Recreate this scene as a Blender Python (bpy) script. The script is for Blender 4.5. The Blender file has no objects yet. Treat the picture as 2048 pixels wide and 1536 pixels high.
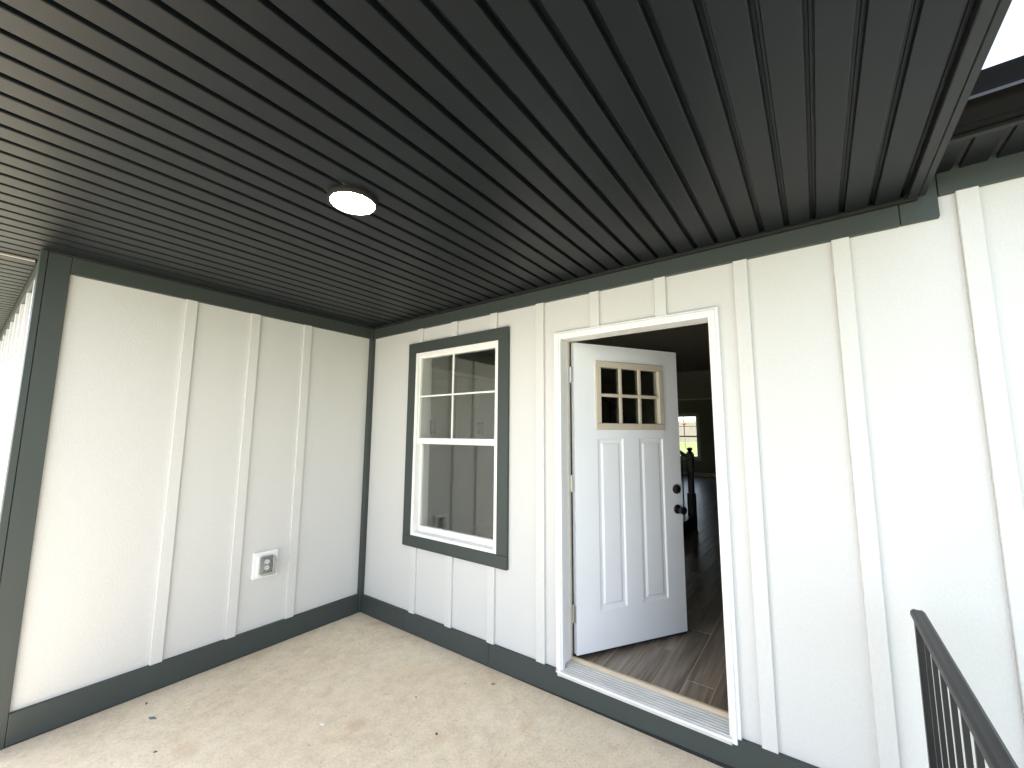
import bpy, bmesh, math, random
from mathutils import Vector, Matrix
random.seed(7)
R = math.radians
scene = bpy.context.scene
COL = scene.collection

# ------------------------------------------------------------------ camera
F, PITCH, ROLL, YAW = 823.87, .1201, -.0059, .6363
CAM = Vector((3.401, -2.3405, 1.5845))
cam_d = bpy.data.cameras.new('camera'); cam = bpy.data.objects.new('camera', cam_d); COL.objects.link(cam)
cam_d.sensor_width = 36; cam_d.lens = 36*F/2048; cam_d.clip_start = .02; cam_d.clip_end = 2000
Mz = Matrix.Rotation(YAW, 3, 'Z') @ Matrix.Rotation(PITCH, 3, 'X') @ Matrix.Rotation(ROLL, 3, 'Y')
right, fwd, up = Mz.col[0], Mz.col[1], Mz.col[2]
cam.matrix_world = Matrix(((right.x, up.x, -fwd.x, CAM.x), (right.y, up.y, -fwd.y, CAM.y), (right.z, up.z, -fwd.z, CAM.z), (0, 0, 0, 1)))
scene.camera = cam

# ------------------------------------------------------------------ sky and sun
SUN = Vector((-.50, -.20, .84)).normalized()
w = bpy.data.worlds.new('World'); scene.world = w; w.use_nodes = True
nt = w.node_tree; nt.nodes.clear()
wo = nt.nodes.new('ShaderNodeOutputWorld'); bg = nt.nodes.new('ShaderNodeBackground')
sky = nt.nodes.new('ShaderNodeTexSky'); sky.sky_type = 'NISHITA'; sky.sun_disc = False
sky.sun_elevation = math.asin(SUN.z); sky.sun_rotation = math.atan2(SUN.x, SUN.y)
sky.air_density = 1.0; sky.dust_density = 1.2; sky.ozone_density = 1.0
hs = nt.nodes.new('ShaderNodeHueSaturation'); hs.inputs['Saturation'].default_value = .58
nt.links.new(sky.outputs[0], hs.inputs['Color']); nt.links.new(hs.outputs[0], bg.inputs['Color'])
nt.links.new(bg.outputs[0], wo.inputs['Surface'])
bg.inputs['Strength'].default_value = .135
sd = bpy.data.lights.new('sun', 'SUN'); sd.energy = 4.0; sd.angle = R(2); sd.color = (1, .965, .91)
so = bpy.data.objects.new('sun', sd); COL.objects.link(so); so.location = (-8, -6, 12)
so.rotation_euler = SUN.to_track_quat('Z', 'Y').to_euler()
vs = scene.view_settings; vs.view_transform = 'Standard'; vs.look = 'None'; vs.gamma = 1; vs.use_curve_mapping = False
vs.exposure = 2.36
scene.render.engine = 'CYCLES'
scene.cycles.max_bounces = 10; scene.cycles.diffuse_bounces = 6; scene.cycles.transparent_max_bounces = 16

# ------------------------------------------------------------------ materials
MATS = {}
def mat(name, col, rough=.5, metal=0, spec=.5, noise=None, bump=None, emit=None):
    """noise: (scale, amount, stretch xyz)  bump: (scale, strength, distance, stretch)"""
    m = bpy.data.materials.new(name); m.use_nodes = True; MATS[name] = m
    t = m.node_tree; b = t.nodes['Principled BSDF']
    b.inputs['Base Color'].default_value = (*col, 1); b.inputs['Roughness'].default_value = rough
    b.inputs['Metallic'].default_value = metal; b.inputs['Specular IOR Level'].default_value = spec
    if noise or bump:
        g = t.nodes.new('ShaderNodeNewGeometry')
    if noise:
        sc, am, st = noise
        mp = t.nodes.new('ShaderNodeMapping'); mp.inputs['Scale'].default_value = st
        n = t.nodes.new('ShaderNodeTexNoise'); n.inputs['Scale'].default_value = sc; n.inputs['Detail'].default_value = 6
        mr = t.nodes.new('ShaderNodeMapRange'); mr.inputs['From Min'].default_value = .25; mr.inputs['From Max'].default_value = .75
        mr.inputs['To Min'].default_value = 1-am; mr.inputs['To Max'].default_value = 1+am
        mx = t.nodes.new('ShaderNodeMix'); mx.data_type = 'RGBA'; mx.blend_type = 'MULTIPLY'; mx.inputs[0].default_value = 1
        mx.inputs[6].default_value = (*col, 1)
        t.links.new(g.outputs['Position'], mp.inputs[0]); t.links.new(mp.outputs[0], n.inputs['Vector'])
        t.links.new(n.outputs[0], mr.inputs[0]); t.links.new(mr.outputs[0], mx.inputs[7]); t.links.new(mx.outputs[2], b.inputs['Base Color'])
    if bump:
        sc, sg, ds, st = bump
        mp = t.nodes.new('ShaderNodeMapping'); mp.inputs['Scale'].default_value = st
        n = t.nodes.new('ShaderNodeTexNoise'); n.inputs['Scale'].default_value = sc; n.inputs['Detail'].default_value = 5
        bn = t.nodes.new('ShaderNodeBump'); bn.inputs['Strength'].default_value = sg; bn.inputs['Distance'].default_value = ds
        t.links.new(g.outputs['Position'], mp.inputs[0]); t.links.new(mp.outputs[0], n.inputs['Vector'])
        t.links.new(n.outputs[0], bn.inputs['Height']); t.links.new(bn.outputs[0], b.inputs['Normal'])
    if emit:
        b.inputs['Emission Color'].default_value = (*emit[0], 1); b.inputs['Emission Strength'].default_value = emit[1]
    return m
one = (1, 1, 1)
mat('siding', (.590, .587, .575), .62, noise=(150, .045, (1, 1, .6)), bump=(130, .40, .0020, (1, 1, .45)))
mat('siding_batten', (.605, .602, .590), .6, noise=(140, .035, (1, 1, .5)), bump=(160, .22, .0012, (1, 1, .3)))
mat('trim', (.038, .048, .0455), .52, noise=(2.2, .06, one), bump=(220, .25, .001, one))
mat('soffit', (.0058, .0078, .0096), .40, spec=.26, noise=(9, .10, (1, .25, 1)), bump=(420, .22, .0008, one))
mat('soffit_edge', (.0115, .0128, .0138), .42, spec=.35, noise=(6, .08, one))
mat('gutter', (.0050, .0044, .0038), .45, spec=.07, noise=(5, .12, one))
mat('gutter_lip', (.045, .047, .05), .5)
mat('shadow_black', (.004, .004, .004), .7)  # shade colour for the strips where walls meet the ceiling
mat('soffit_light_edge', (.30, .28, .25), .5)
mat('white_vinyl', (.82, .815, .80), .38, noise=(14, .012, one))
mat('door_white', (.81, .83, .86), .42, noise=(3, .02, one), bump=(350, .12, .0006, one))
mat('casing_white', (.80, .795, .785), .42, noise=(18, .03, (1, 1, .2)))
mat('tan_plastic', (.55, .49, .395), .48, noise=(10, .03, one))
mat('bare_wood', (.58, .47, .34), .6, noise=(40, .12, (.2, 1, 1)))
mat('aluminium', (.60, .59, .56), .55, metal=.05, noise=(9, .14, (1, 3, 1)))
mat('hinge_metal', (.62, .62, .62), .3, metal=.9)
mat('black_metal', (.006, .0065, .008), .36, noise=(30, .2, one))
mat('rail_black', (.008, .009, .011), .42, spec=.35, noise=(24, .22, (1, .25, 1)), bump=(90, .15, .001, (1, .3, 1)))
mat('lamp_ring', (.018, .016, .015), .5, spec=.3)
mat('lamp_diffuser', (.9, .9, .88), .5, emit=((1, .86, .64), 34.0))
mat('plastic_white', (.82, .82, .81), .35)
mat('receptacle_grey', (.33, .33, .32), .5)
mat('receptacle_dark', (.035, .035, .035), .5)
mat('foam_black', (.012, .012, .012), .8, bump=(90, .6, .004, one))
mat('interior_wall', (.42, .40, .34), .8)
mat('interior_ceiling', (.42, .40, .34), .9, bump=(60, .5, .004, one))
mat('cabinet_white', (.84, .82, .77), .45)
mat('handle_dark', (.012, .012, .012), .5)
mat('dark_wood', (.016, .011, .008), .35, noise=(20, .3, (1, 1, .1)))
mat('roof_shingle', (.045, .043, .042), .9, noise=(25, .4, one))
mat('fence_wood', (.30, .26, .21), .85, noise=(7, .25, (3, 3, .3)))
mat('shed_wall', (.46, .43, .38), .8)
mat('red_plastic', (.50, .03, .03), .5)
mat('doorbell_face', (.80, .72, .68), .4)
mat('chip_grey', (.16, .17, .17), .8); mat('chip_brown', (.36, .23, .12), .8); mat('chip_blue', (.04, .05, .13), .6)
mat('chip_white', (.82, .78, .70), .7); mat('chip_stone', (.12, .12, .13), .8)

def glass(name, tint, ior):
    m = bpy.data.materials.new(name); m.use_nodes = True; MATS[name] = m
    t = m.node_tree; t.nodes.clear()
    o = t.nodes.new('ShaderNodeOutputMaterial'); mx = t.nodes.new('ShaderNodeMixShader')
    fr = t.nodes.new('ShaderNodeFresnel'); ge = t.nodes.new('ShaderNodeNewGeometry')
    mi = t.nodes.new('ShaderNodeMapRange'); mi.inputs['To Min'].default_value = ior; mi.inputs['To Max'].default_value = 1/ior
    t.links.new(ge.outputs['Backfacing'], mi.inputs[0]); t.links.new(mi.outputs[0], fr.inputs['IOR'])
    tr = t.nodes.new('ShaderNodeBsdfTransparent'); tr.inputs[0].default_value = (*tint, 1)
    gl = t.nodes.new('ShaderNodeBsdfGlossy'); gl.inputs['Roughness'].default_value = .0; gl.inputs['Color'].default_value = (.95, .96, .95, 1)
    t.links.new(fr.outputs[0], mx.inputs[0]); t.links.new(tr.outputs[0], mx.inputs[1]); t.links.new(gl.outputs[0], mx.inputs[2])
    t.links.new(mx.outputs[0], o.inputs[0])
    return m
glass('window_glass', (.97, .98, .97), 1.60)
glass('door_glass', (.80, .81, .78), 1.9)
mb = glass('bubble_plastic', (.92, .93, .93), 1.6)
_t = mb.node_tree; _o = _t.nodes['Material Output']; _src = _o.inputs[0].links[0].from_socket
_d = _t.nodes.new('ShaderNodeBsdfDiffuse'); _d.inputs[0].default_value = (.85, .86, .86, 1); _m = _t.nodes.new('ShaderNodeMixShader'); _m.inputs[0].default_value = .07
_t.links.new(_src, _m.inputs[1]); _t.links.new(_d.outputs[0], _m.inputs[2]); _t.links.new(_m.outputs[0], _o.inputs[0])

def nodes(m): return m.node_tree, m.node_tree.nodes, m.node_tree.links
def concrete():
    m = mat('concrete', (.50, .44, .35), .78); t, N, L = nodes(m); b = N['Principled BSDF']
    g = N.new('ShaderNodeNewGeometry')
    def noise(sc, det=6, rough=.6):
        n = N.new('ShaderNodeTexNoise'); n.inputs['Scale'].default_value = sc; n.inputs['Detail'].default_value = det; n.inputs['Roughness'].default_value = rough
        L.new(g.outputs['Position'], n.inputs['Vector']); return n
    def ramp(src, stops):
        r = N.new('ShaderNodeValToRGB'); e = r.color_ramp.elements
        e[0].position, e[0].color = stops[0][0], (*stops[0][1], 1); e[1].position, e[1].color = stops[-1][0], (*stops[-1][1], 1)
        for p, c in stops[1:-1]:
            x = e.new(p); x.color = (*c, 1)
        L.new(src, r.inputs[0]); return r
    base = ramp(noise(1.5, 9, .55).outputs[0], [(.32, (.72, .60, .44)), (.50, (.79, .67, .50)), (.70, (.83, .725, .56))])
    def mul(a, bb, f=1, blend='MULTIPLY'):
        x = N.new('ShaderNodeMix'); x.data_type = 'RGBA'; x.blend_type = blend
        if isinstance(f, (int, float)): x.inputs[0].default_value = f
        else: L.new(f, x.inputs[0])
        L.new(a, x.inputs[6])
        if isinstance(bb, tuple): x.inputs[7].default_value = (*bb, 1)
        else: L.new(bb, x.inputs[7])
        return x.outputs[2]
    fine = ramp(noise(85, 4, .7).outputs[0], [(.28, (.80, .79, .77)), (.5, (1.0, 1.0, 1.0)), (.75, (1.10, 1.10, 1.10))])
    c = mul(base.outputs[0], fine.outputs[0])
    mid = ramp(noise(11, 7, .7).outputs[0], [(.36, (.90, .895, .88)), (.60, (1.03, 1.03, 1.02))])
    c = mul(c, mid.outputs[0])
    st = ramp(noise(4.3, 3, .5).outputs[0], [(.615, (0, 0, 0)), (.72, (1, 1, 1))])     # rusty clay stains
    k = N.new('ShaderNodeMath'); k.operation = 'MULTIPLY'; k.inputs[1].default_value = .42; L.new(st.outputs[0], k.inputs[0])
    c = mul(c, (.60, .40, .22), k.outputs[0], 'MIX')
    tm = N.new('ShaderNodeMapping'); tm.inputs['Scale'].default_value = (14, 2.2, 1); tm.inputs['Rotation'].default_value = (0, 0, .6); L.new(g.outputs['Position'], tm.inputs[0])
    tn = N.new('ShaderNodeTexNoise'); tn.inputs['Scale'].default_value = 2.0; tn.inputs['Detail'].default_value = 6; tn.inputs['Distortion'].default_value = 1.2; L.new(tm.outputs[0], tn.inputs['Vector'])
    tr_ = ramp(tn.outputs[0], [(.30, (.92, .91, .895)), (.44, (1, 1, 1))])             # trowel marks
    c = mul(c, tr_.outputs[0])
    sp = ramp(noise(38, 2, .4).outputs[0], [(.70, (0, 0, 0)), (.73, (1, 1, 1))])     # pale specks
    k2 = N.new('ShaderNodeMath'); k2.operation = 'MULTIPLY'; k2.inputs[1].default_value = .6; L.new(sp.outputs[0], k2.inputs[0])
    c = mul(c, (.72, .69, .62), k2.outputs[0], 'MIX')
    dk = ramp(noise(27, 3, .5).outputs[0], [(.25, (1, 1, 1)), (.30, (0, 0, 0))])      # dark scuffs
    k3 = N.new('ShaderNodeMath'); k3.operation = 'MULTIPLY'; k3.inputs[1].default_value = .45; L.new(dk.outputs[0], k3.inputs[0])
    c = mul(c, (.22, .19, .15), k3.outputs[0], 'MIX')
    L.new(c, b.inputs['Base Color'])
    bn = N.new('ShaderNodeBump'); bn.inputs['Strength'].default_value = .25; bn.inputs['Distance'].default_value = .002
    L.new(noise(140, 4).outputs[0], bn.inputs['Height']); L.new(bn.outputs[0], b.inputs['Normal'])
concrete()
def plank_mat():
    m = mat('wood_tile', (.2, .15, .1), .34); t, N, L = nodes(m); b = N['Principled BSDF']
    g = N.new('ShaderNodeNewGeometry'); oi = N.new('ShaderNodeObjectInfo')
    mp = N.new('ShaderNodeMapping'); mp.inputs['Scale'].default_value = (11, .55, 1)
    off = N.new('ShaderNodeVectorMath'); off.operation = 'MULTIPLY_ADD'; off.inputs[1].default_value = (37, 53, 11)
    L.new(oi.outputs['Random'], off.inputs[0]); L.new(g.outputs['Position'], off.inputs[2]); L.new(off.outputs[0], mp.inputs[0])
    wv = N.new('ShaderNodeTexNoise'); wv.inputs['Scale'].default_value = 1.1; wv.inputs['Detail'].default_value = 3; L.new(mp.outputs[0], wv.inputs['Vector'])
    sn = N.new('ShaderNodeMath'); sn.operation = 'MULTIPLY'; sn.inputs[1].default_value = 26; L.new(wv.outputs[0], sn.inputs[0])
    s2 = N.new('ShaderNodeMath'); s2.operation = 'SINE'; L.new(sn.outputs[0], s2.inputs[0])
    fn = N.new('ShaderNodeTexNoise'); fn.inputs['Scale'].default_value = 5; fn.inputs['Detail'].default_value = 6; L.new(mp.outputs[0], fn.inputs['Vector'])
    ad = N.new('ShaderNodeMath'); ad.operation = 'MULTIPLY_ADD'; ad.inputs[1].default_value = .16; L.new(s2.outputs[0], ad.inputs[0]); L.new(fn.outputs[0], ad.inputs[2])
    r = N.new('ShaderNodeValToRGB'); e = r.color_ramp.elements
    e[0].position = .20; e[0].color = (.15, .118, .090, 1); e[1].position = .80; e[1].color = (.33, .272, .212, 1)
    L.new(ad.outputs[0], r.inputs[0])
    v = N.new('ShaderNodeMapRange'); v.inputs['To Min'].default_value = .78; v.inputs['To Max'].default_value = 1.15; L.new(oi.outputs['Random'], v.inputs[0])
    x = N.new('ShaderNodeMix'); x.data_type = 'RGBA'; x.blend_type = 'MULTIPLY'; x.inputs[0].default_value = 1
    L.new(r.outputs[0], x.inputs[6]); L.new(v.outputs[0], x.inputs[7]); L.new(x.outputs[2], b.inputs['Base Color'])
plank_mat()
def grout(): mat('grout', (.50, .40, .30), .8)
grout()
def ground_mat():
    m = mat('lawn', (.1, .12, .04), .95); t, N, L = nodes(m); b = N['Principled BSDF']; g = N.new('ShaderNodeNewGeometry')
    n = N.new('ShaderNodeTexNoise'); n.inputs['Scale'].default_value = .9; n.inputs['Detail'].default_value = 9; n.inputs['Roughness'].default_value = .7
    L.new(g.outputs['Position'], n.inputs['Vector'])
    r = N.new('ShaderNodeValToRGB'); e = r.color_ramp.elements
    e[0].position = .32; e[0].color = (.07, .10, .025, 1); e[1].position = .70; e[1].color = (.17, .19, .06, 1)
    L.new(n.outputs[0], r.inputs[0]); L.new(r.outputs[0], b.inputs['Base Color'])
ground_mat()
mat('bounce_ground', (.365, .357, .34), .9, noise=(3, .15, one), bump=(40, .4, .01, one))  # pale tone chosen for the light it bounces back

# ------------------------------------------------------------------ builders
WO = {}
def new_bm(): return bmesh.new()
def box(bm, x0, x1, y0, y1, z0, z1, bev=0, seg=1):
    b2 = bmesh.new()
    vs_ = [b2.verts.new(c) for c in ((x0,y0,z0),(x1,y0,z0),(x1,y1,z0),(x0,y1,z0),(x0,y0,z1),(x1,y0,z1),(x1,y1,z1),(x0,y1,z1))]
    for f in ((3,2,1,0),(4,5,6,7),(0,1,5,4),(1,2,6,5),(2,3,7,6),(3,0,4,7)): b2.faces.new([vs_[i] for i in f])
    if bev: bmesh.ops.bevel(b2, geom=b2.edges[:], offset=bev, segments=seg, affect='EDGES', profile=.6)
    merge(bm, b2); return bm
def merge(bm, b2):
    me = bpy.data.meshes.new('tmp'); b2.to_mesh(me); b2.free(); bm.from_mesh(me); bpy.data.meshes.remove(me)
def hexa(bm, pts, bev=0):
    """8 points: bottom 4 ccw, top 4 ccw"""
    b2 = bmesh.new(); vs_ = [b2.verts.new(c) for c in pts]
    for f in ((3,2,1,0),(4,5,6,7),(0,1,5,4),(1,2,6,5),(2,3,7,6),(3,0,4,7)): b2.faces.new([vs_[i] for i in f])
    if bev: bmesh.ops.bevel(b2, geom=b2.edges[:], offset=bev, segments=1, affect='EDGES')
    merge(bm, b2); return bm
def lathe(bm, prof, axis='Z', at=(0,0,0), n=32, cap=True):
    """prof: (radius, height) list"""
    rings = []
    for r, h in prof:
        ring = []
        for i in range(n):
            a = 2*math.pi*i/n; c, s = r*math.cos(a), r*math.sin(a)
            p = {'Z': (c, s, h), 'Y': (c, h, -s), 'X': (h, c, s)}[axis]
            ring.append(bm.verts.new((p[0]+at[0], p[1]+at[1], p[2]+at[2])))
        rings.append(ring)
    for a, b in zip(rings, rings[1:]):
        for i in range(n): bm.faces.new((a[i], a[(i+1) % n], b[(i+1) % n], b[i]))
    if cap: bm.faces.new(rings[0][::-1]); bm.faces.new(rings[-1])
    bmesh.ops.recalc_face_normals(bm, faces=bm.faces[:]); return bm
def extrude(bm, prof, axis, a, b, closed=True):
    """prof: 2-D points. axis 'Y': (x,z) swept in y; 'X': (y,z) swept in x; 'Z': (x,y) swept in z"""
    def P(p, t): return {'Y': (p[0], t, p[1]), 'X': (t, p[0], p[1]), 'Z': (p[0], p[1], t)}[axis]
    A = [bm.verts.new(P(p, a)) for p in prof]; B = [bm.verts.new(P(p, b)) for p in prof]
    n = len(prof)
    for i in range(n if closed else n-1): bm.faces.new((A[i], A[(i+1) % n], B[(i+1) % n], B[i]))
    if closed: bm.faces.new(A[::-1]); bm.faces.new(B)
    bmesh.ops.recalc_face_normals(bm, faces=bm.faces[:]); return bm
def tag(o, label, cat, group=None):
    o['label'] = label; o['category'] = cat
    if group: o['group'] = group
    return o
def obj(name, bm, m, parent=None, smooth=False):
    bm.verts.ensure_lookup_table()
    xs = [v.co for v in bm.verts]
    lo = Vector([min(c[i] for c in xs) for i in range(3)]); hi = Vector([max(c[i] for c in xs) for i in range(3)])
    o0 = Vector(((lo.x+hi.x)/2, (lo.y+hi.y)/2, lo.z))
    bmesh.ops.translate(bm, verts=bm.verts, vec=-o0)
    me = bpy.data.meshes.new(name); bm.to_mesh(me); bm.free()
    if smooth:
        for p in me.polygons: p.use_smooth = True
        me.set_sharp_from_angle(angle=R(35))
    me.materials.append(MATS[m])
    return link(name, me, o0, parent)
def link(name, me, at, parent=None):
    o = bpy.data.objects.new(name, me); COL.objects.link(o); at = Vector(at)
    WO[o.name] = at
    if parent: o.parent = parent; o.location = at - WO[parent.name]
    else: o.location = at
    return o
def bobj(name, m, parent, *b, bev=0, smooth=False): return obj(name, box(new_bm(), *b, bev=bev), m, parent, smooth)
def thing(name, at, label, cat, group=None, frame=None):
    o = bpy.data.objects.new(name, None); o.empty_display_size = .1; COL.objects.link(o); o.location = at
    WO[o.name] = Vector(at) if frame is None else Vector(frame)
    return tag(o, label, cat, group)
def struct(o): o['kind'] = 'structure'; return o
def stuff(o): o['kind'] = 'stuff'; return o

# ------------------------------------------------------------------ ground, slab
GZ = -.42
def ground_h(x, y):
    if y < 13: return GZ if y < 10 else GZ + (y-10)/3*.25
    t = min(1, (y-13)/24)
    return GZ+.25 + t*1.11
bm = new_bm()
xs = [-400, -120, -60, -30, -20, -12, -8, -4, 0, 4, 8, 14, 20, 40, 120, 400]
ys = [-400, -120, -40, -15, -6, 0, 6, 10] + [12+i for i in range(0, 14)] + [30, 37, 40, 80, 160, 400]
vv = [[bm.verts.new((x, y, ground_h(x, y))) for x in xs] for y in ys]
for j in range(len(ys)-1):
    for i in range(len(xs)-1): bm.faces.new((vv[j][i], vv[j][i+1], vv[j+1][i+1], vv[j+1][i]))
struct(obj('ground', bm, 'lawn', smooth=True))
struct(bobj('front_yard_bounce', 'bounce_ground', None, -9, 14, -14, -3.3, GZ-.3, GZ+.02))  # unseen pale ground added in front to bounce light into the porch
def slab_z(x): return .004 + .0075*x
bm = new_bm()
hexa(bm, [(.0, -3.25, -.7), (3.86, -3.25, -.7), (3.86, .02, -.7), (.0, .02, -.7), (.0, -3.25, slab_z(0)), (3.86, -3.25, slab_z(3.86)), (3.86, .02, slab_z(3.86)), (.0, .02, slab_z(0))], bev=.006)
struct(obj('porch_slab', bm, 'concrete'))
bm = new_bm(); box(bm, -6.5, -.004, -3.25, -2.16, -.7, .004, bev=.006)
struct(obj('front_walkway', bm, 'concrete'))

# ------------------------------------------------------------------ door wall
WT = .15                     # wall thickness
FZ = .180                    # indoor floor level
CZ = 2.578                   # porch ceiling
BX = [3.134 + .4064*k for k in range(-6, 9)]
wall = thing('door_wall', (3, .08, 0), 'long white board and batten wall holding the open door and the window', 'wall')
WX = (.655, 1.555, .76, 2.262)          # rough window hole
DX = (2.050, 2.984, .15, 2.222)         # rough door hole
cuts = [0] + BX[:] + [6.8]
def wall_panel(x0, x1, z0, z1):
    if x1-x0 > .001 and z1-z0 > .001: bobj('siding_panel', 'siding', wall, x0, x1, 0, WT, z0, z1)
for x0, x1 in zip(cuts, cuts[1:]):
    top = 2.95
    segs = [(x0, x1, [(-.6, top)])]
    for hx0, hx1, hz0, hz1 in (WX, DX):
        nseg = []
        for a, b, zz in segs:
            pts = sorted({a, b, min(max(hx0, a), b), min(max(hx1, a), b)})
            for c, d in zip(pts, pts[1:]):
                if c >= hx0-1e-6 and d <= hx1+1e-6:
                    nz = []
                    for z0, z1 in zz: nz += [(z0, hz0), (hz1, z1)]
                    nseg.append((c, d, nz))
                else: nseg.append((c, d, zz))
        segs = nseg
    for a, b, zz in segs:
        for z0, z1 in zz: wall_panel(a, b, z0, z1)
BW, BT = .064, .018
FB = 2.477                   # frieze bottom, porch
def base_top(x): return .156 + .0078*x
def base_bot(x): return slab_z(x) + (.003 + .011*max(0, x-1.0))
def batten(parent, x0, x1, z0, z1, y0=0):
    bm = box(new_bm(), x0, x1, y0-BT, y0+.001, z0, z1, bev=.0022)
    return obj('batten', bm, 'siding_batten', parent)
for k, x in enumerate(BX):
    x0, x1 = x-BW/2, x+BW/2
    zt = FB+.004 if x < 3.85 else 2.577
    zb = base_top(x)-.002 if x < 3.85 else .19
    if .66 < x < 1.55 or x < .74:
        batten(wall, x0, x1, zb, .669); batten(wall, x0, x1, 2.356, zt)
    elif 2.05 < x < 3.0:
        batten(wall, x0, x1, 2.253, zt)
    else: batten(wall, x0, x1, zb, zt)
# base trim in butted lengths
for a, b in ((.045, .62), (.622, 1.50), (1.502, 3.86), (3.862, 6.8)):
    bm = new_bm(); hexa(bm, [(a, -.024, base_bot(a)), (b, -.024, base_bot(b)), (b, .001, base_bot(b)), (a, .001, base_bot(a)),
                             (a, -.024, base_top(a)), (b, -.024, base_top(b)), (b, .001, base_top(b)), (a, .001, base_top(a))], bev=.002)
    obj('base_trim_board', bm, 'trim', wall)
bm = new_bm(); hexa(bm, [(.6, -.016, slab_z(.6)-.01), (3.86, -.016, slab_z(3.86)-.01), (3.86, .0, slab_z(3.86)-.01), (.6, .0, slab_z(.6)-.01),
                         (.6, -.016, base_bot(.6)+.01), (3.86, -.016, base_bot(3.86)+.01), (3.86, .0, base_bot(3.86)+.01), (.6, .0, base_bot(.6)+.01)])
obj('sill_foam', bm, 'foam_black', wall)
for a, b, z0, z1 in ((.045, 3.742, FB, CZ+.03), (3.7445, 3.862, FB+.001, 2.70), (3.8645, 6.8, 2.571, 2.70)):
    obj('frieze_board', box(new_bm(), a, b, -.024, .001, z0, z1, bev=.002), 'trim', wall)
obj('corner_trim', box(new_bm(), .001, .043, -.043, .001, .012, CZ+.02, bev=.002), 'trim', wall)

# ------------------------------------------------------------------ side wall (left) and the wing front
side = thing('side_wall', (-.08, -1.05, 0), 'white board and batten side wall with three battens and a dark corner post', 'wall')
YB = [-.639, -1.040, -1.443]
ycut = [-.0005] + YB + [-2.112]
for y1, y0 in zip(ycut, ycut[1:]): bobj('siding_panel', 'siding', side, -.15, 0, y0, y1, -.6, 2.95)
for y in YB:
    obj('batten', box(new_bm(), -.001, BT, y-BW/2, y+BW/2, .160, FB+.004, bev=.0022), 'siding_batten', side)
YP = -2.02
obj('base_trim_board', box(new_bm(), -.001, .024, YP, -.045, .012, .163, bev=.002), 'trim', side)
obj('base_gap_strip', box(new_bm(), -.001, .016, YP, -.045, -.002, .02), 'foam_black', side)
obj('frieze_board', box(new_bm(), -.001, .024, YP, -.045, FB, CZ+.03, bev=.002), 'trim', side)
obj('corner_board', box(new_bm(), -.001, .0225, -2.1125, YP-.0015, .004, CZ+.03, bev=.002), 'trim', side)
front = thing('wing_front_wall', (-3, -2.05, 0), 'sunlit white batten wall seen edge-on beyond the dark corner post', 'wall')
bobj('siding_panel', 'siding', front, -6, -.152, -2.113, -1.98, -.6, 2.95)
obj('corner_board', box(new_bm(), -.075, .0235, -2.142, -2.1145, .004, CZ+.03, bev=.002), 'trim', front)
for k in range(14):
    x = -.30 - .4064*k
    obj('batten', box(new_bm(), x-BW/2, x+BW/2, -2.131, -2.112, .17, 2.485, bev=.002), 'siding_batten', front)
obj('frieze_board', box(new_bm(), -6, -.077, -2.135, -2.112, 2.478, 2.60, bev=.002), 'trim', front)
obj('base_trim_board', box(new_bm(), -6, -.077, -2.137, -2.112, .012, .165, bev=.002), 'trim', front)

# ------------------------------------------------------------------ porch ceiling
PITCHX = .1016
ceil = thing('porch_ceiling', (1.8, -1.6, CZ), 'black soffit plank ceiling over the porch with recessed grooves', 'ceiling')
def plank_mesh(deep, y0, y1):
    bm = new_bm(); d = .024 if deep else .022; wv = .0225
    fl = PITCHX - wv
    prof = [(0, 0), (.0012, -.0006), (fl-.004, -.0006), (fl-.001, .0006), (fl, .0035), (fl+.0008, d), (fl+wv*.45, d-.001), (fl+wv*.55, d-.0035), (PITCHX-.0035, d-.0035), (PITCHX-.0025, d), (PITCHX-.0004, d),
            (PITCHX-.0004, d+.006), (0, d+.006)]
    extrude(bm, prof, 'Y', y0, y1)
    me = bpy.data.meshes.new('soffit_plank'); bm.to_mesh(me); bm.free()
    me.materials.append(MATS['soffit']); return me
Y0C = -2.60
pm = [plank_mesh(i, Y0C, -.0) for i in (0, 1)]
XR = 3.757
NP = 39
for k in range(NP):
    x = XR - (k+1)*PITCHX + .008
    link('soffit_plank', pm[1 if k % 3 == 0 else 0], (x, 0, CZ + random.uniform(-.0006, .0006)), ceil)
XL = XR - NP*PITCHX + .008
# black strips standing in for the shaded gap between frieze and ceiling
obj('wall_shadow_strip', box(new_bm(), .045, 3.80, -.052, -.025, CZ-.013, CZ+.004, bev=.002), 'shadow_black', ceil)
obj('wall_shadow_strip', box(new_bm(), .026, .05, -2.11, -.054, CZ-.006, CZ+.004, bev=.002), 'shadow_black', ceil)
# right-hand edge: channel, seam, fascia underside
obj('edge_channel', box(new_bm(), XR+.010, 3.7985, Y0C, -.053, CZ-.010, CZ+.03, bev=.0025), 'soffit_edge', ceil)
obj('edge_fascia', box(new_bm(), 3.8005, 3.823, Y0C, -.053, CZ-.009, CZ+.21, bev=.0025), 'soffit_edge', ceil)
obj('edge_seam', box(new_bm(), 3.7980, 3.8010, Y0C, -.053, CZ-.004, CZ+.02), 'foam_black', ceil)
# eave soffit of the wing, left of the porch ceiling
eave = thing('wing_eave', (-2, -2.7, CZ), 'lighter grooved eave soffit left of the porch ceiling', 'eave')
pe = plank_mesh(0, Y0C, -2.137)
for k in range(34):
    link('soffit_plank', pe, (XL-.026-(k+1)*PITCHX, 0, CZ-.009), eave)
obj('joint_strip', box(new_bm(), XL-.024, XL-.004, Y0C, -2.143, CZ-.014, CZ-.002, bev=.002), 'soffit_light_edge', eave)
obj('joint_shadow_gap', box(new_bm(), XL-.004, XL+.002, Y0C, -2.143, CZ+.002, CZ+.012), 'foam_black', eave)

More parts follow.
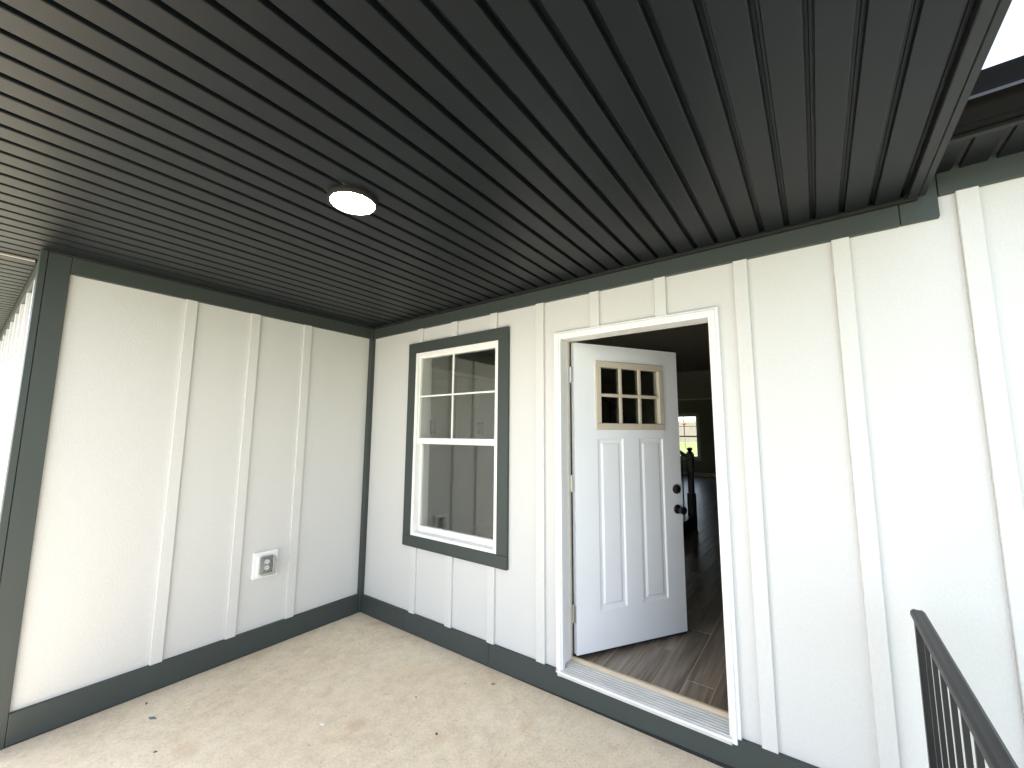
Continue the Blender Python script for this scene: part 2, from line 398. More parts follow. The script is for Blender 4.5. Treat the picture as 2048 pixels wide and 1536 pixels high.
# roofs, out of view, put in to block light from above
rf = thing('porch_roof', (0, -1.6, CZ+.05), 'dark shingle porch roof above the black ceiling', 'roof')
bm = new_bm(); extrude(bm, [(-2.62, CZ+.03), (.0, CZ+.03), (.0, 3.55), (-2.70, 2.80), (-2.70, 2.70)], 'X', -6.3, 3.799)
obj('roof_deck', bm, 'roof_shingle', rf)
bobj('fascia', 'soffit_edge', rf, -6.3, 3.799, -2.65, -2.622, CZ-.02, 2.78)
mr_ = thing('main_roof', (3, 6, 2.96), 'dark shingle main house roof behind the gutter', 'roof')
bm = new_bm(); extrude(bm, [(-.27, 2.675), (13.5, 2.96), (13.6, 2.98), (6.6, 5.0), (-.27, 2.82)], 'X', 3.86, 7.2)
obj('roof_deck', bm, 'roof_shingle', mr_)
bm = new_bm(); extrude(bm, [(.0, 2.96), (13.5, 2.96), (13.6, 2.98), (6.6, 5.0), (.0, 3.5)], 'X', -6.3, 3.86)
obj('roof_deck', bm, 'roof_shingle', mr_)
# main eave right of the porch
me_ = thing('main_eave', (5, -.14, 2.668), 'black soffit of the main eave above the right wall', 'eave')
pmesh = plank_mesh(1, -.262, -.001)
for k in range(29): link('soffit_plank', pmesh, (3.83+PITCHX*k, 0, 2.662), me_)
obj('fascia_lip', box(new_bm(), 3.826, 6.8, -.279, -.255, 2.654, 2.80, bev=.002), 'soffit_edge', me_)
gt = thing('rain_gutter', (5, -.33, 2.66), 'glossy black rain gutter along the eave at upper right', 'gutter')
prof = [(-.2805, 2.668), (-.335, 2.665), (-.340, 2.668), (-.343, 2.676), (-.346, 2.690), (-.352, 2.704), (-.361, 2.716), (-.372, 2.724), (-.384, 2.7275)]
prof2 = [(-.384, 2.735), (-.384, 2.7275)]
bm = new_bm(); extrude(bm, prof + [(-.380, 2.732), (-.30, 2.72), (-.2805, 2.72)], 'X', 3.826, 6.8); obj('gutter_trough', bm, 'gutter', gt, smooth=True)
bm = new_bm(); extrude(bm, [(-.386, 2.7265), (-.386, 2.7375), (-.376, 2.7375), (-.376, 2.730)], 'X', 3.8265, 6.8); obj('gutter_crease', bm, 'gutter_lip', gt)
bm = new_bm(); extrude(bm, [(-.3855, 2.738), (-.3795, 2.752), (-.3790, 2.772), (-.3835, 2.792), (-.387, 2.804), (-.386, 2.818), (-.380, 2.823), (-.368, 2.822), (-.368, 2.738)], 'X', 3.826, 6.8); obj('gutter_rim', bm, 'gutter', gt, smooth=True)

# ------------------------------------------------------------------ ceiling lamp
lx, ly = 1.862, -1.413
lamp = thing('ceiling_light', (lx, ly, CZ-.02), 'round flat white ceiling light with a dark ring, lit', 'light')
bm = new_bm(); lathe(bm, [(.092, CZ+.004), (.1015, CZ+.003), (.1030, CZ-.010), (.0995, CZ-.019), (.0905, CZ-.021), (.0890, CZ-.018), (.0870, CZ+.002)], at=(lx, ly, 0), n=64, cap=False)
obj('lamp_ring', bm, 'lamp_ring', lamp, smooth=True)
bm = new_bm(); lathe(bm, [(.0885, CZ-.004), (.0885, CZ-.0185), (.084, CZ-.0195)], at=(lx, ly, 0), n=64)
obj('lamp_diffuser', bm, 'lamp_diffuser', lamp)

# ------------------------------------------------------------------ window beside the door
win = thing('front_window', (1.1, 0, .67), 'white single-hung window with dark trim between the corner and the door', 'window')
tx0, tx1, tz0, tz1 = .568, 1.652, .669, 2.3555
fx0, fx1, fz0, fz1 = .657, 1.5605, .757, 2.2665
obj('trim_board', box(new_bm(), tx0, fx0, -.025, .001, tz0+.088, tz1-.089, bev=.002), 'trim', win)
obj('trim_board', box(new_bm(), fx1, tx1, -.025, .001, tz0+.088, tz1-.089, bev=.002), 'trim', win)
obj('trim_board', box(new_bm(), tx0, tx1, -.0265, .001, tz1-.0885, tz1, bev=.002), 'trim', win)
obj('trim_board', box(new_bm(), tx0, tx1, -.0265, .001, tz0, tz0+.0875, bev=.002), 'trim', win)
# frame: outer flange, then deeper jamb
FW = .030
for nm, b in (('frame_jamb', (fx0, fx0+FW, -.020, .11, fz0, fz1)), ('frame_jamb', (fx1-FW, fx1, -.020, .11, fz0, fz1)),
              ('frame_head', (fx0+FW, fx1-FW, -.0195, .11, fz1-FW, fz1)), ('frame_sill', (fx0+FW, fx1-FW, -.0195, .11, fz0, fz0+.026))):
    obj(nm, box(new_bm(), *b, bev=.0025), 'white_vinyl', win)
ix0, ix1 = fx0+FW, fx1-FW
def sash(z0, z1, y, rw, bw, tw, nm):
    s = obj(nm, box(new_bm(), ix0+.001, ix0+rw, y-.014, y+.016, z0, z1, bev=.002), 'white_vinyl', win)
    for b in ((ix1-rw, ix1-.001, y-.014, y+.016, z0, z1), (ix0+rw, ix1-rw, y-.0135, y+.016, z0, z0+bw), (ix0+rw, ix1-rw, y-.0135, y+.016, z1-tw, z1)):
        obj('sash_rail', box(new_bm(), *b, bev=.002), 'white_vinyl', s)
    g = obj('pane', box(new_bm(), ix0+rw-.004, ix1-rw+.004, y+.000, y+.004, z0+bw-.004, z1-tw+.004), 'window_glass', s)
    g2 = obj('pane', box(new_bm(), ix0+rw-.004, ix1-rw+.004, y+.013, y+.015, z0+bw-.004, z1-tw+.004), 'window_glass', s)
    return s
us = sash(1.497, fz1-FW, .012, .012, .048, .016, 'upper_sash')
ls = sash(fz0+.026, 1.530, .046, .018, .048, .030, 'lower_sash')
obj('muntin', box(new_bm(), 1.0745, 1.0875, .0042, .0125, 1.545, 2.22), 'white_vinyl', us)
obj('muntin', box(new_bm(), ix0+.012, ix1-.012, .0048, .0120, 1.8865, 1.8995), 'white_vinyl', us)
obj('interior_return', box(new_bm(), fx0-.02, fx0+.004, .112, .16, fz0, fz1), 'white_vinyl', win)
obj('interior_return', box(new_bm(), fx1-.004, fx1+.02, .112, .16, fz0, fz1), 'white_vinyl', win)

# ------------------------------------------------------------------ door frame
cx0, cx1, cz1 = 2.030, 3.021, 2.2525
df = thing('door_frame', (2.52, 0, .15), 'white moulded casing and sill framing the open front door', 'door frame')
def casing_leg(xo, s, z0, z1):
    # stepped moulding, xo outer edge, s=+1 grows to the right
    bm = new_bm()
    pr = [(0, .004), (0, -.018), (.003, -.021), (.014, -.021), (.0155, -.030), (.018, -.033), (.036, -.033), (.040, -.029), (.0415, -.024), (.0475, -.022), (.049, -.018), (.049, .004)]
    pts = [(xo+s*a, b) for a, b in pr]
    extrude(bm, pts, 'Z', z0, z1); return bm
for xo, s in ((cx0, 1), (cx1, -1)):
    bm = casing_leg(xo, s, .148 if s > 0 else .158, cz1)
    # remove what lies above the mitre: z > cz1 - |x-xo|
    bmesh.ops.bisect_plane(bm, geom=bm.verts[:]+bm.edges[:]+bm.faces[:], plane_co=(xo, 0, cz1), plane_no=Vector((s, 0, 1)).normalized(), clear_outer=True)
    obj('casing', bm, 'casing_white', df)
bm = new_bm()
pr = [(0, .004), (0, -.018), (.003, -.021), (.014, -.021), (.0155, -.030), (.018, -.033), (.036, -.033), (.040, -.029), (.0415, -.024), (.0475, -.022), (.049, -.018), (.049, .004)]
extrude(bm, [(b, cz1-a) for a, b in pr], 'X', cx0, cx1)
for xo, s in ((cx0, 1), (cx1, -1)):
    bmesh.ops.bisect_plane(bm, geom=bm.verts[:]+bm.edges[:]+bm.faces[:], plane_co=(xo, 0, cz1), plane_no=Vector((-s, 0, -1)).normalized(), clear_outer=True)
obj('casing', bm, 'casing_white', df)
jx0, jx1, jz1 = 2.060, 2.976, 2.207
for nm, b in (('jamb', (DX[0]-.001, jx0+.006, .006, .112, .19, jz1+.006)), ('jamb', (jx1-.006, DX[1]+.001, .006, .112, .19, jz1+.006)), ('head_jamb', (DX[0], DX[1], .006, .112, jz1, DX[3]+.001)),
              ('jamb', (DX[0]-.001, jx0-.012, .1125, .165, .19, jz1+.018)), ('jamb', (jx1+.006, DX[1]+.001, .1125, .165, .19, jz1+.018)), ('head_jamb', (DX[0], DX[1], .1125, .165, jz1+.012, DX[3]+.001))):
    obj(nm, box(new_bm(), *b, bev=.0015), 'casing_white', df)
obj('weather_strip', box(new_bm(), jx0+.006, jx0+.011, .100, .114, .20, jz1), 'tan_plastic', df)
obj('weather_strip', box(new_bm(), jx1-.011, jx1-.006, .100, .114, .20, jz1), 'tan_plastic', df)
# aluminium sill, ribbed
bm = new_bm()
pr = [(-.034, .150), (-.034, .1745), (-.030, .1775)]
n = 6
for i in range(n):
    y = -.024 + i*.0200; z = .1785 + .001*i
    pr += [(y, z), (y+.0020, z+.0026), (y+.0110, z+.0026), (y+.0130, z)]
pr += [(.099, .186), (.099, .150)]
extrude(bm, pr, 'X', jx0-.006, jx1+.006); obj('sill', bm, 'aluminium', df)
obj('sill_nose', box(new_bm(), jx0-.020, jx1+.012, -.0395, -.0345, .166, .1775, bev=.0015), 'casing_white', df)
bm = new_bm(); extrude(bm, [(.0995, .15), (.0995, .196), (.108, .203), (.122, .203), (.126, .197), (.148, .190), (.152, .15)], 'X', jx0-.006, jx1+.006); obj('wood_threshold', bm, 'bare_wood', df)

# ------------------------------------------------------------------ door slab (local frame: u along width, v out towards porch = -y, z)
A = 58.5
door = thing('front_door', (2.103, .118, 0), 'white panelled front door with six small panes, standing half open', 'door', frame=(0, 0, 0))
door.rotation_euler = (0, 0, R(A))
DWD, DZ0, DZ1, DT = .893, .214, 2.204, .036
bm = new_bm()
us_ = [0, .167, .178, .390, .523, .739, .752, DWD]; zs_ = [DZ0, .452, 1.558, 1.617, 2.090, DZ1]
pan = [(.178, .390, .452, 1.558), (.523, .739, .452, 1.558)]; lite = (.167, .752, 1.617, 2.090)
def inside(u, z, r): return r[0] < u < r[1] and r[2] < z < r[3]
cache = {}
def V(u, y, z):
    k = (round(u, 5), round(y, 5), round(z, 5))
    if k not in cache: cache[k] = bm.verts.new(k)
    return cache[k]
for i in range(len(us_)-1):
    for j in range(len(zs_)-1):
        u0, u1, z0, z1 = us_[i], us_[i+1], zs_[j], zs_[j+1]; cu, cz_ = (u0+u1)/2, (z0+z1)/2
        if inside(cu, cz_, lite): continue
        bm.faces.new((V(u1, DT, z0), V(u0, DT, z0), V(u0, DT, z1), V(u1, DT, z1)))
        if any(inside(cu, cz_, p_) for p_ in pan): continue
        bm.faces.new((V(u0, 0, z0), V(u1, 0, z0), V(u1, 0, z1), V(u0, 0, z1)))
for (u0, u1, z0, z1) in pan:
    rings = []
    for ins, dep in ((0, 0), (.003, .0015), (.010, .0085), (.030, .0095), (.034, .007), (.044, .0025)):
        rings.append([V(u0+ins, dep, z0+ins), V(u1-ins, dep, z0+ins), V(u1-ins, dep, z1-ins), V(u0+ins, dep, z1-ins)])
    for a, b in zip(rings, rings[1:]):
        for i in range(4): bm.faces.new((a[i], a[(i+1) % 4], b[(i+1) % 4], b[i]))
    bm.faces.new(rings[-1])
def ring_edge(c):
    for i in range(len(c)):
        (ua, za), (ub, zb) = c[i], c[(i+1) % len(c)]
        bm.faces.new((V(ua, 0, za), V(ua, DT, za), V(ub, DT, zb), V(ub, 0, zb)))
outer = [(u, DZ0) for u in us_] + [(DWD, z) for z in zs_[1:]] + [(u, DZ1) for u in us_[::-1][1:]] + [(0, z) for z in zs_[::-1][1:-1]]
ring_edge(outer)
li = [(u, lite[2]) for u in us_ if lite[0] <= u <= lite[1]] + [(lite[1], lite[3])] + [(u, lite[3]) for u in us_[::-1] if lite[0] <= u < lite[1]]
bmesh.ops.recalc_face_normals(bm, faces=bm.faces[:])
obj('slab', bm, 'door_white', door)
# lite frame
u0, u1, z0, z1 = lite; B = .043
fr = None
def frame_piece(pts, nm='lite_frame_rail', par=None):
    return obj(nm, pts, 'tan_plastic', par)
lf = obj('lite_frame', box(new_bm(), u0-.001, u1+.001, -.012, DT+.012, z1-B, z1+.001, bev=.004), 'tan_plastic', door)
for b in ((u0-.001, u1+.001, -.012, DT+.012, z0-.001, z0+B), (u0-.001, u0+B, -.0119, DT+.0119, z0+B, z1-B), (u1-B, u1+.001, -.0119, DT+.0119, z0+B, z1-B)):
    obj('lite_frame_rail', box(new_bm(), *b, bev=.004), 'tan_plastic', lf)
gu0, gu1, gz0, gz1 = u0+B, u1-B, z0+B, z1-B
mw = .022
cu = [(gu0), gu0+(gu1-gu0)/3, gu0+2*(gu1-gu0)/3, gu1]; zm = (gz0+gz1)/2
for c in cu[1:3]:
    for a, b in ((gz0, zm-mw/2), (zm+mw/2, gz1)): obj('muntin', box(new_bm(), c-mw/2, c+mw/2, -.004, .013, a-.003, b+.003, bev=.003), 'tan_plastic', lf)
obj('muntin', box(new_bm(), gu0-.003, gu1+.003, -.0045, .0132, zm-mw/2, zm+mw/2, bev=.003), 'tan_plastic', lf)
for a, b in zip(cu, cu[1:]):
    for c, d in ((gz0, zm), (zm, gz1)):
        obj('pane', box(new_bm(), a+.001, b-.001, -.0135+.027, .0175, c+.001, d-.001), 'door_glass', door)
# hardware
ku = .846
bm = new_bm(); lathe(bm, [(.033, -.0005), (.033, -.006), (.030, -.010), (.014, -.012), (.012, -.030), (.018, -.036), (.027, -.044), (.0295, -.056), (.027, -.066), (.016, -.071)], axis='Y', at=(ku, 0, 1.050), n=28)
obj('knob', bm, 'black_metal', door, smooth=True)
bm = new_bm(); lathe(bm, [(.033, -.0005), (.033, -.010), (.030, -.016), (.022, -.019), (.020, -.026), (.012, -.027)], axis='Y', at=(ku-.004, 0, 1.192), n=28)
obj('deadbolt', bm, 'black_metal', door, smooth=True)
bm = new_bm(); lathe(bm, [(.033, DT), (.033, DT+.008), (.012, DT+.012), (.012, DT+.03), (.027, DT+.044), (.0295, DT+.056), (.016, DT+.071)], axis='Y', at=(ku, 0, 1.050), n=28)
obj('knob', bm, 'black_metal', door, smooth=True)
obj('latch_plate', box(new_bm(), DWD-.001, DWD+.0015, .010, .034, 1.02, 1.08), 'black_metal', door)
obj('latch_plate', box(new_bm(), DWD-.001, DWD+.0015, .010, .034, 1.165, 1.22), 'black_metal', door)
obj('sweep', box(new_bm(), .004, DWD-.004, .004, DT-.004, DZ0-.012, DZ0+.001), 'soffit_edge', door)
for zc in (1.985, 1.262, .452):
    h = obj('hinge', box(new_bm(), -.0025, .0005, .004, DT-.002, zc-.051, zc+.051), 'hinge_metal', door)
    bm = new_bm(); lathe(bm, [(.003, zc-.056), (.0062, zc-.053), (.0062, zc-.018)], at=(-.008, DT-.004, 0), n=14); lathe(bm, [(.0062, zc-.017), (.0062, zc+.016)], at=(-.008, DT-.004, 0), n=14); lathe(bm, [(.0062, zc+.017), (.0062, zc+.053), (.003, zc+.056)], at=(-.008, DT-.004, 0), n=14)
    obj('hinge_knuckle', bm, 'hinge_metal', h, smooth=True)
    bm = new_bm(); box(bm, -.026, -.0085, DT-.0055, DT-.0025, zc-.051, zc+.051)
    obj('hinge_leaf', bm, 'hinge_metal', h)
# doorbell on the right casing
db = thing('doorbell', (2.998, -.034, 1.17), 'small pale doorbell with two screws on the right door casing', 'doorbell')
obj('plate', box(new_bm(), 2.985, 3.009, -.037, -.0325, 1.165, 1.245, bev=.0015), 'plastic_white', db)
obj('button', box(new_bm(), 2.990, 3.004, -.041, -.0372, 1.187, 1.223, bev=.0015), 'doorbell_face', db)
for z in (1.173, 1.237):
    bm = new_bm(); lathe(bm, [(.0028, -.0372), (.0028, -.0385), (.001, -.039)], axis='Y', at=(2.997, 0, z), n=10); obj('screw', bm, 'receptacle_grey', db)

# ------------------------------------------------------------------ outlet on the side wall
oy, oz = -.842, .607
ou = thing('outdoor_outlet', (.0, oy, oz-.1), 'white outdoor outlet with a clear bubble cover low on the side wall', 'outlet')
def yz(y0, y1, z0, z1, x0, x1, bev=.002): return box(new_bm(), x0, x1, oy+y0, oy+y1, oz+z0, oz+z1, bev=bev)
obj('mounting_block', yz(-.088, .088, -.095, .095, -.001, .018, .005), 'plastic_white', ou)
obj('cover_plate', yz(-.064, .068, -.074, .072, .0175, .026, .003), 'plastic_white', ou)
obj('gasket', yz(-.045, .047, -.066, .062, .0255, .032, .004), 'receptacle_dark', ou)
obj('outlet_body', yz(-.034, .034, -.052, .052, .0315, .038, .003), 'receptacle_dark', ou)
for dz in (-.021, .021):
    bm = new_bm(); lathe(bm, [(.0165, .0381), (.0165, .044), (.0155, .045)], axis='X', at=(0, oy, oz+dz), n=24); soc = obj('socket_face', bm, 'plastic_white', ou)
    for dy in (-.006, .006): obj('slot', box(new_bm(), .0448, .0455, oy+dy-.001, oy+dy+.001, oz+dz-.002, oz+dz+.006), 'receptacle_dark', soc)
# bubble cover: open rounded shell
bm = new_bm()
def rr(hy, hz, r, x, n=5):
    pts = []
    for cy, cz_, a0 in ((hy-r, hz-r, 0), (-hy+r, hz-r, 90), (-hy+r, -hz+r, 180), (hy-r, -hz+r, 270)):
        for i in range(n+1):
            a = R(a0+90*i/n); pts.append(bm.verts.new((x, oy+cy+r*math.cos(a), oz+cz_+r*math.sin(a))))
    return pts
rg = [rr(.051, .070, .018, .0325), rr(.050, .068, .018, .080), rr(.047, .064, .018, .094), rr(.038, .054, .016, .100)]
for a, b in zip(rg, rg[1:]):
    for i in range(len(a)): bm.faces.new((a[i], a[(i+1) % len(a)], b[(i+1) % len(a)], b[i]))
bm.faces.new(rg[-1]); bmesh.ops.recalc_face_normals(bm, faces=bm.faces[:])
bmesh.ops.solidify(bm, geom=bm.faces[:], thickness=.0022)
obj('bubble_cover', bm, 'bubble_plastic', ou, smooth=True)

# ------------------------------------------------------------------ railing
rx, RZ = 3.650, .958
rl = thing('porch_railing', (rx, -1.6, slab_z(rx)), 'black metal porch railing at lower right, running out from the wall', 'railing')
bm = new_bm()
pr = [(-.020, RZ-.026), (-.0215, RZ-.022), (-.0215, RZ-.014), (-.019, RZ-.006), (-.011, RZ), (-.004, RZ-.0015), (.004, RZ-.0015), (.011, RZ), (.019, RZ-.006), (.0215, RZ-.014), (.0215, RZ-.022), (.020, RZ-.026)]
extrude(bm, [(rx+a, b) for a, b in pr], 'Y', -3.12, -.185); obj('top_rail', bm, 'rail_black', rl, smooth=True)
obj('bottom_rail', box(new_bm(), rx-.018, rx+.018, -3.09, -.22, .11, .145, bev=.003), 'rail_black', rl)
for y in (-.206, -3.07): obj('post', box(new_bm(), rx-.0145, rx+.0145, y-.0145, y+.0145, slab_z(rx)-.002, RZ-.0255, bev=.0015), 'rail_black', rl)
bm = box(new_bm(), rx-.006, rx+.006, -.006, .006, .143, RZ-.0255, bev=.0008)
b0 = obj('baluster', bm, 'rail_black', rl)
b0.location.y += -.300
for k in range(1, 24):
    c = b0.copy(); COL.objects.link(c); c.location.y = b0.location.y - .1130*k

# ------------------------------------------------------------------ interior
IX0, IX1, IY1, ICZ = -.86, 6.6, 13.0, 2.90
fl = struct(bobj('interior_floor', 'grout', None, IX0, IX1, .153, IY1, FZ-.15, FZ-.0018))
PW, PL = .152, 1.215
short = None
pmesh2 = {}
def wood_plank(x, y0, y1):
    L_ = round(y1-y0, 3)
    if L_ not in pmesh2:
        bm = box(new_bm(), -.0733, .0733, -L_/2+.0027, L_/2-.0027, -.006, 0, bev=.001)
        me = bpy.data.meshes.new('floor_plank'); bm.to_mesh(me); bm.free(); me.materials.append(MATS['wood_tile']); pmesh2[L_] = me
    link('floor_plank', pmesh2[L_], (x, (y0+y1)/2, FZ), fl)
offs = {}
for i in range(36):
    x = -.80 + .076 + i*PW
    if x > 4.6: break
    off = (.40, .80, .12, 1.0, .55, .25, .92)[i % 7]
    y = .155; ylim = 13.0 if x < 3.2 else 3.0
    nxt = .155 + off + .05
    while y < ylim-.01:
        ye = min(nxt, ylim); 
        if ye-y > .02: wood_plank(x, y, ye)
        y = ye; nxt = y + PL
WI = 'interior_wall'
def iwall(nm, *b): return struct(bobj(nm, WI, None, *b))
iwall('interior_wall_west', IX0-.12, IX0, .152, IY1+.1, FZ-.05, ICZ)
iwall('interior_wall_east', 6.6, 6.72, .152, IY1+.1, FZ-.05, ICZ)
FWX = (-.95+.33, .035, .83, 2.225)
# far wall with its window opening
bw = thing('rear_wall', (2, IY1+.05, FZ), 'dark interior rear wall around the far window', 'wall')
fw0, fw1, fwz0, fwz1 = -.86, .06, .80, 2.26
for b in ((fw1, 6.6, IY1, IY1+.14, FZ-.6, 3.0), (IX0, fw1, IY1, IY1+.14, FZ-.6, fwz0), (IX0, fw1, IY1, IY1+.14, fwz1, 3.0)): bobj('wall_panel', WI, bw, *b)
obj('baseboard', box(new_bm(), IX0, 6.5, IY1-.016, IY1-.001, FZ, FZ+.125, bev=.002), 'cabinet_white', bw)
struct(bobj('interior_ceiling', 'interior_ceiling', None, IX0, 6.6, .152, IY1, ICZ, ICZ+.05))
hd = thing('hall_header', (2.5, 6.8, 2.3), 'dark dropped header across the hall ceiling', 'header')
bobj('beam', WI, hd, .2, 6.55, 6.72, 6.86, 2.315, ICZ-.002)
bobj('beam_trim', 'cabinet_white', hd, .2, 6.55, 6.70, 6.719, 2.300, 2.325)
# far window
fwt = thing('far_window', (-.4, IY1, fwz0), 'far window at the back of the house seen through the doorway', 'window')
for b in ((fw0+.002, fw0+.05), (fw1-.05, fw1-.002)): obj('frame_jamb', box(new_bm(), b[0], b[1], IY1+.02, IY1+.10, fwz0+.001, fwz1-.001, bev=.003), 'white_vinyl', fwt)
for z0, z1, nm in ((fwz0+.001, fwz0+.045, 'frame_sill'), (fwz1-.045, fwz1-.001, 'frame_head'), (1.505, 1.55, 'meeting_rail')): obj(nm, box(new_bm(), fw0+.051, fw1-.051, IY1+.022, IY1+.098, z0, z1, bev=.003), 'white_vinyl', fwt)
obj('muntin', box(new_bm(), (fw0+fw1)/2-.009, (fw0+fw1)/2+.009, IY1+.05, IY1+.062, 1.551, fwz1-.046), 'white_vinyl', fwt)
obj('muntin', box(new_bm(), fw0+.052, fw1-.052, IY1+.048, IY1+.060, 1.87, 1.888), 'white_vinyl', fwt)
obj('pane', box(new_bm(), fw0+.045, fw1-.045, IY1+.064, IY1+.069, fwz0+.04, fwz1-.04), 'window_glass', fwt)
for b in ((fw0-.0, fw1+.075, IY1-.018, IY1-.001, fwz1, fwz1+.075), (fw1, fw1+.07, IY1-.017, IY1-.001, fwz0, fwz1), (fw0, fw1+.085, IY1-.045, IY1-.001, fwz0-.03, fwz0-.001), (fw0, fw1+.07, IY1-.015, IY1-.001, fwz0-.095, fwz0-.031)):
    obj('interior_casing', box(new_bm(), *b, bev=.003), 'cabinet_white', fwt)
# wall outlet near far window
# staircase with newel
stc = thing('staircase', (1.2, 4.55, FZ), 'dark wood staircase newel and handrail inside the hall', 'staircase')
nx, ny = 1.785, 4.48
bm = new_bm(); box(bm, nx-.055, nx+.055, ny-.055, ny+.055, FZ, .70, bev=.006); box(bm, nx-.040, nx+.040, ny-.040, ny+.040, .695, 1.19, bev=.006); box(bm, nx-.052, nx+.052, ny-.052, ny+.052, 1.185, 1.30, bev=.008)
obj('newel_post', bm, 'dark_wood', stc)
bm = new_bm(); lathe(bm, [(.020, 1.298), (.046, 1.305), (.048, 1.318), (.028, 1.326), (.030, 1.345), (.044, 1.362), (.040, 1.378), (.020, 1.388)], at=(nx, ny, 0), n=20); obj('newel_cap', bm, 'dark_wood', stc, smooth=True)
sl = .70
bm = new_bm(); hexa(bm, [(nx-.03, ny-.03, 1.205), (nx-.03, ny+.03, 1.205), (nx-2.2, ny+.03, 1.205+2.17*sl), (nx-2.2, ny-.03, 1.205+2.17*sl), (nx-.03, ny-.03, 1.265), (nx-.03, ny+.03, 1.265), (nx-2.2, ny+.03, 1.265+2.17*sl), (nx-2.2, ny-.03, 1.265+2.17*sl)])
bmesh.ops.recalc_face_normals(bm, faces=bm.faces[:]); obj('handrail', bm, 'dark_wood', stc)
for k in range(7):
    x1 = nx+.02-.26*k; z1 = FZ+.185*(k+1)
    obj('stair_step', box(new_bm(), x1-.29, x1, ny-1.0, ny+.04, FZ, z1, bev=.004), 'dark_wood', stc)
for k in range(14):
    x = nx-.12-.13*k; zb = FZ+.185*(int((nx+.02-x)/.26)+1)
    obj('baluster', box(new_bm(), x-.009, x+.009, ny-.009, ny+.009, zb-.001, 1.21+(nx-.03-x)*sl), 'black_metal', stc)
# kitchen wall cabinets seen through the window
CXF = -.50
cabs = ((.785, 1.69, 'white wall cabinet with paired bar handles, nearest the window'), (1.694, 2.599, 'white wall cabinet with paired bar handles, farther from the window'))
for y0, y1, lab in cabs:
    cb = thing('wall_cabinet', (CXF-.16, (y0+y1)/2, 1.50), lab, 'cabinet', 'kitchen wall cabinets')
    obj('carcass', box(new_bm(), IX0+.001, CXF-.021, y0, y1, 1.50, 2.355), 'cabinet_white', cb)
    obj('crown', box(new_bm(), IX0+.001, CXF+.012, y0, y1, 2.356, 2.415, bev=.006), 'cabinet_white', cb)
    ym = (y0+y1)/2
    for a, b in ((y0+.002, ym-.0015), (ym+.0015, y1-.002)):
        bm = new_bm(); z0, z1 = 1.503, 2.335
        box(bm, CXF-.019, CXF-.008, a, b, z0, z1)
        for bb in ((a, a+.058, z0, z1), (b-.058, b, z0, z1), (a+.058, b-.058, z0, z0+.058), (a+.058, b-.058, z1-.058, z1)): box(bm, CXF-.0085, CXF, bb[0], bb[1], bb[2], bb[3], bev=.0012)
        dr = obj('cabinet_door', bm, 'cabinet_white', cb)
        hy = b-.034 if b < ym else a+.034
        bm = new_bm(); lathe(bm, [(.0055, 1.572), (.0055, 1.752)], at=(CXF+.032, hy, 0), n=12)
        for z in (1.60, 1.724): lathe(bm, [(.004, CXF), (.004, CXF+.032)], axis='X', at=(0, hy, z), n=10)
        obj('bar_handle', bm, 'handle_dark', dr, smooth=True)

# ------------------------------------------------------------------ back yard seen through the far window
fy = 37
fn = thing('wooden_fence', (0, fy, ground_h(0, fy)), 'weathered wooden picket fence behind the house, seen through the far window', 'fence')
gz = ground_h(0, fy)
for z in (gz+.3, gz+1.0, gz+1.6): obj('fence_rail', box(new_bm(), -15, 4, fy+.022, fy+.06, z, z+.09), 'fence_wood', fn)
pk = []
for v in range(4):
    hgt = 1.80 + random.uniform(-.03, .03)
    bm = new_bm(); extrude(bm, [(-.069, 0), (.069, 0), (.069, hgt-.03), (.045, hgt), (-.045, hgt), (-.069, hgt-.03)], 'Y', -.01, .01)
    me = bpy.data.meshes.new('picket'); bm.to_mesh(me); bm.free(); me.materials.append(MATS['fence_wood']); pk.append(me)
for k in range(128): link('picket', random.choice(pk), (-14.6+.145*k, fy+random.uniform(-.004, .004), gz-.04+random.uniform(-.015, .015)), fn)
sy = 45; sg = ground_h(0, sy)
sh = thing('garden_shed', (-7.6, sy+1.5, sg), 'pale shed roof showing above the wooden fence', 'shed')
bobj('wall', 'shed_wall', sh, -9.4, -5.8, sy, sy+3, sg-.1, 2.86)
bm = new_bm(); extrude(bm, [(-9.8, 2.85), (-5.4, 2.85), (-5.4, 2.93), (-7.6, 3.32), (-9.8, 2.93)], 'Y', sy-.3, sy+3.3); obj('roof', bm, 'shed_wall', sh)
ry = 30; rg_ = ground_h(0, ry)
rd = thing('yard_marker', (-4.55, ry, rg_), 'small red shape on a thin pole, seen through the far window', 'marker')
bm = new_bm(); lathe(bm, [(.014, rg_-.05), (.014, 2.36)], at=(-4.55, ry, 0), n=8); obj('pole', bm, 'black_metal', rd)
bm = new_bm(); lathe(bm, [(.02, 2.30), (.13, 2.33), (.155, 2.39), (.10, 2.45), (.02, 2.48)], at=(-4.55, ry, 0), n=16); obj('marker_head', bm, 'red_plastic', rd, smooth=True)

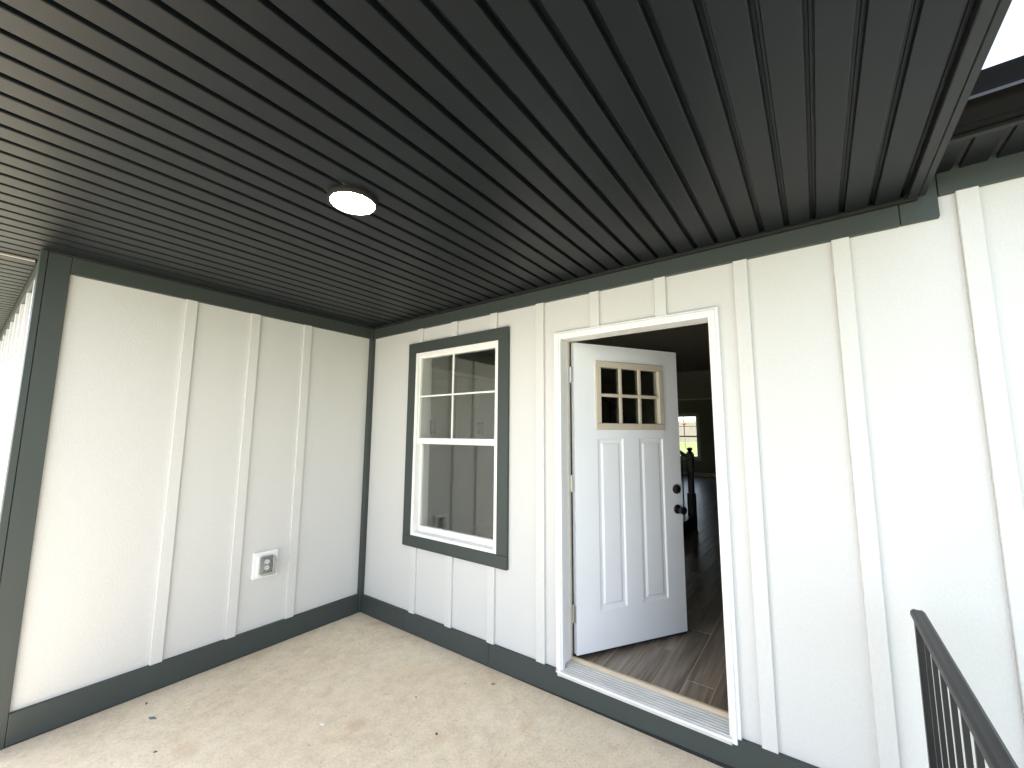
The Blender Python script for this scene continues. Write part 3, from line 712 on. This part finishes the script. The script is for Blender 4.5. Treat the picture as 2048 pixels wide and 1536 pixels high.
# ------------------------------------------------------------------ scraps on the slab
def chip(nm, x, y, sx, sy, sz, rz, m, lab, cat, n=6):
    bm = new_bm(); b = []; t = []
    for i in range(n):
        a = 2*math.pi*i/n + random.uniform(-.25, .25); rr_ = random.uniform(.75, 1.1)
        b.append(bm.verts.new((sx*rr_*math.cos(a), sy*rr_*math.sin(a), 0)))
        t.append(bm.verts.new((sx*.85*rr_*math.cos(a), sy*.85*rr_*math.sin(a), sz*random.uniform(.8, 1.2))))
    for i in range(n): bm.faces.new((b[i], b[(i+1) % n], t[(i+1) % n], t[i]))
    bm.faces.new(b[::-1]); bm.faces.new(t)
    bmesh.ops.rotate(bm, verts=bm.verts, cent=(0, 0, 0), matrix=Matrix.Rotation(R(rz), 3, 'Z'))
    bmesh.ops.translate(bm, verts=bm.verts, vec=(x, y, slab_z(x)))
    return tag(obj(nm, bm, m), lab, cat)
def at_px(u, v):
    d = right*((u-1024)/F) + fwd + up*(-(v-768)/F)
    t = (slab_z(1.2)-CAM.z)/d.z; p = CAM + d*t; return p.x, p.y
for nm, u, v, sx, sy, sz, rz, m, lab, cat, n in (
    ('shingle_scrap', 305, 1434, .022, .012, .004, 30, 'chip_grey', 'flat grey scrap lying on the slab near the side wall', 'scrap', 4),
    ('pebble', 293, 1405, .006, .005, .006, 0, 'chip_stone', 'tiny dark pebble by the side wall, beyond the grey scrap', 'pebble', 6),
    ('wood_chip', 986, 1370, .012, .007, .004, 60, 'chip_brown', 'tan wood chip on the slab near the wall base', 'chip', 5),
    ('plaster_flake', 645, 1448, .013, .007, .003, 20, 'chip_white', 'pale plaster flake in the middle of the slab', 'flake', 6),
    ('blue_fleck', 873, 1470, .006, .005, .005, 0, 'chip_blue', 'small dark blue fleck on the slab', 'fleck', 5),
    ('white_crumb', 874, 1317, .005, .004, .003, 0, 'chip_white', 'tiny white crumb on the slab below the window', 'crumb', 5),
    ('dark_crumb', 311, 1502, .009, .005, .003, 40, 'chip_stone', 'small dark crumb at the bottom edge near the corner post', 'crumb', 5),
    ('grey_crumb', 832, 1395, .006, .004, .003, 10, 'chip_grey', 'tiny grey crumb near the centre of the slab', 'crumb', 5)):
    x, y = at_px(u, v); chip(nm, x, y, sx*1.3, sy*1.3, sz, rz, m, lab, cat, n)
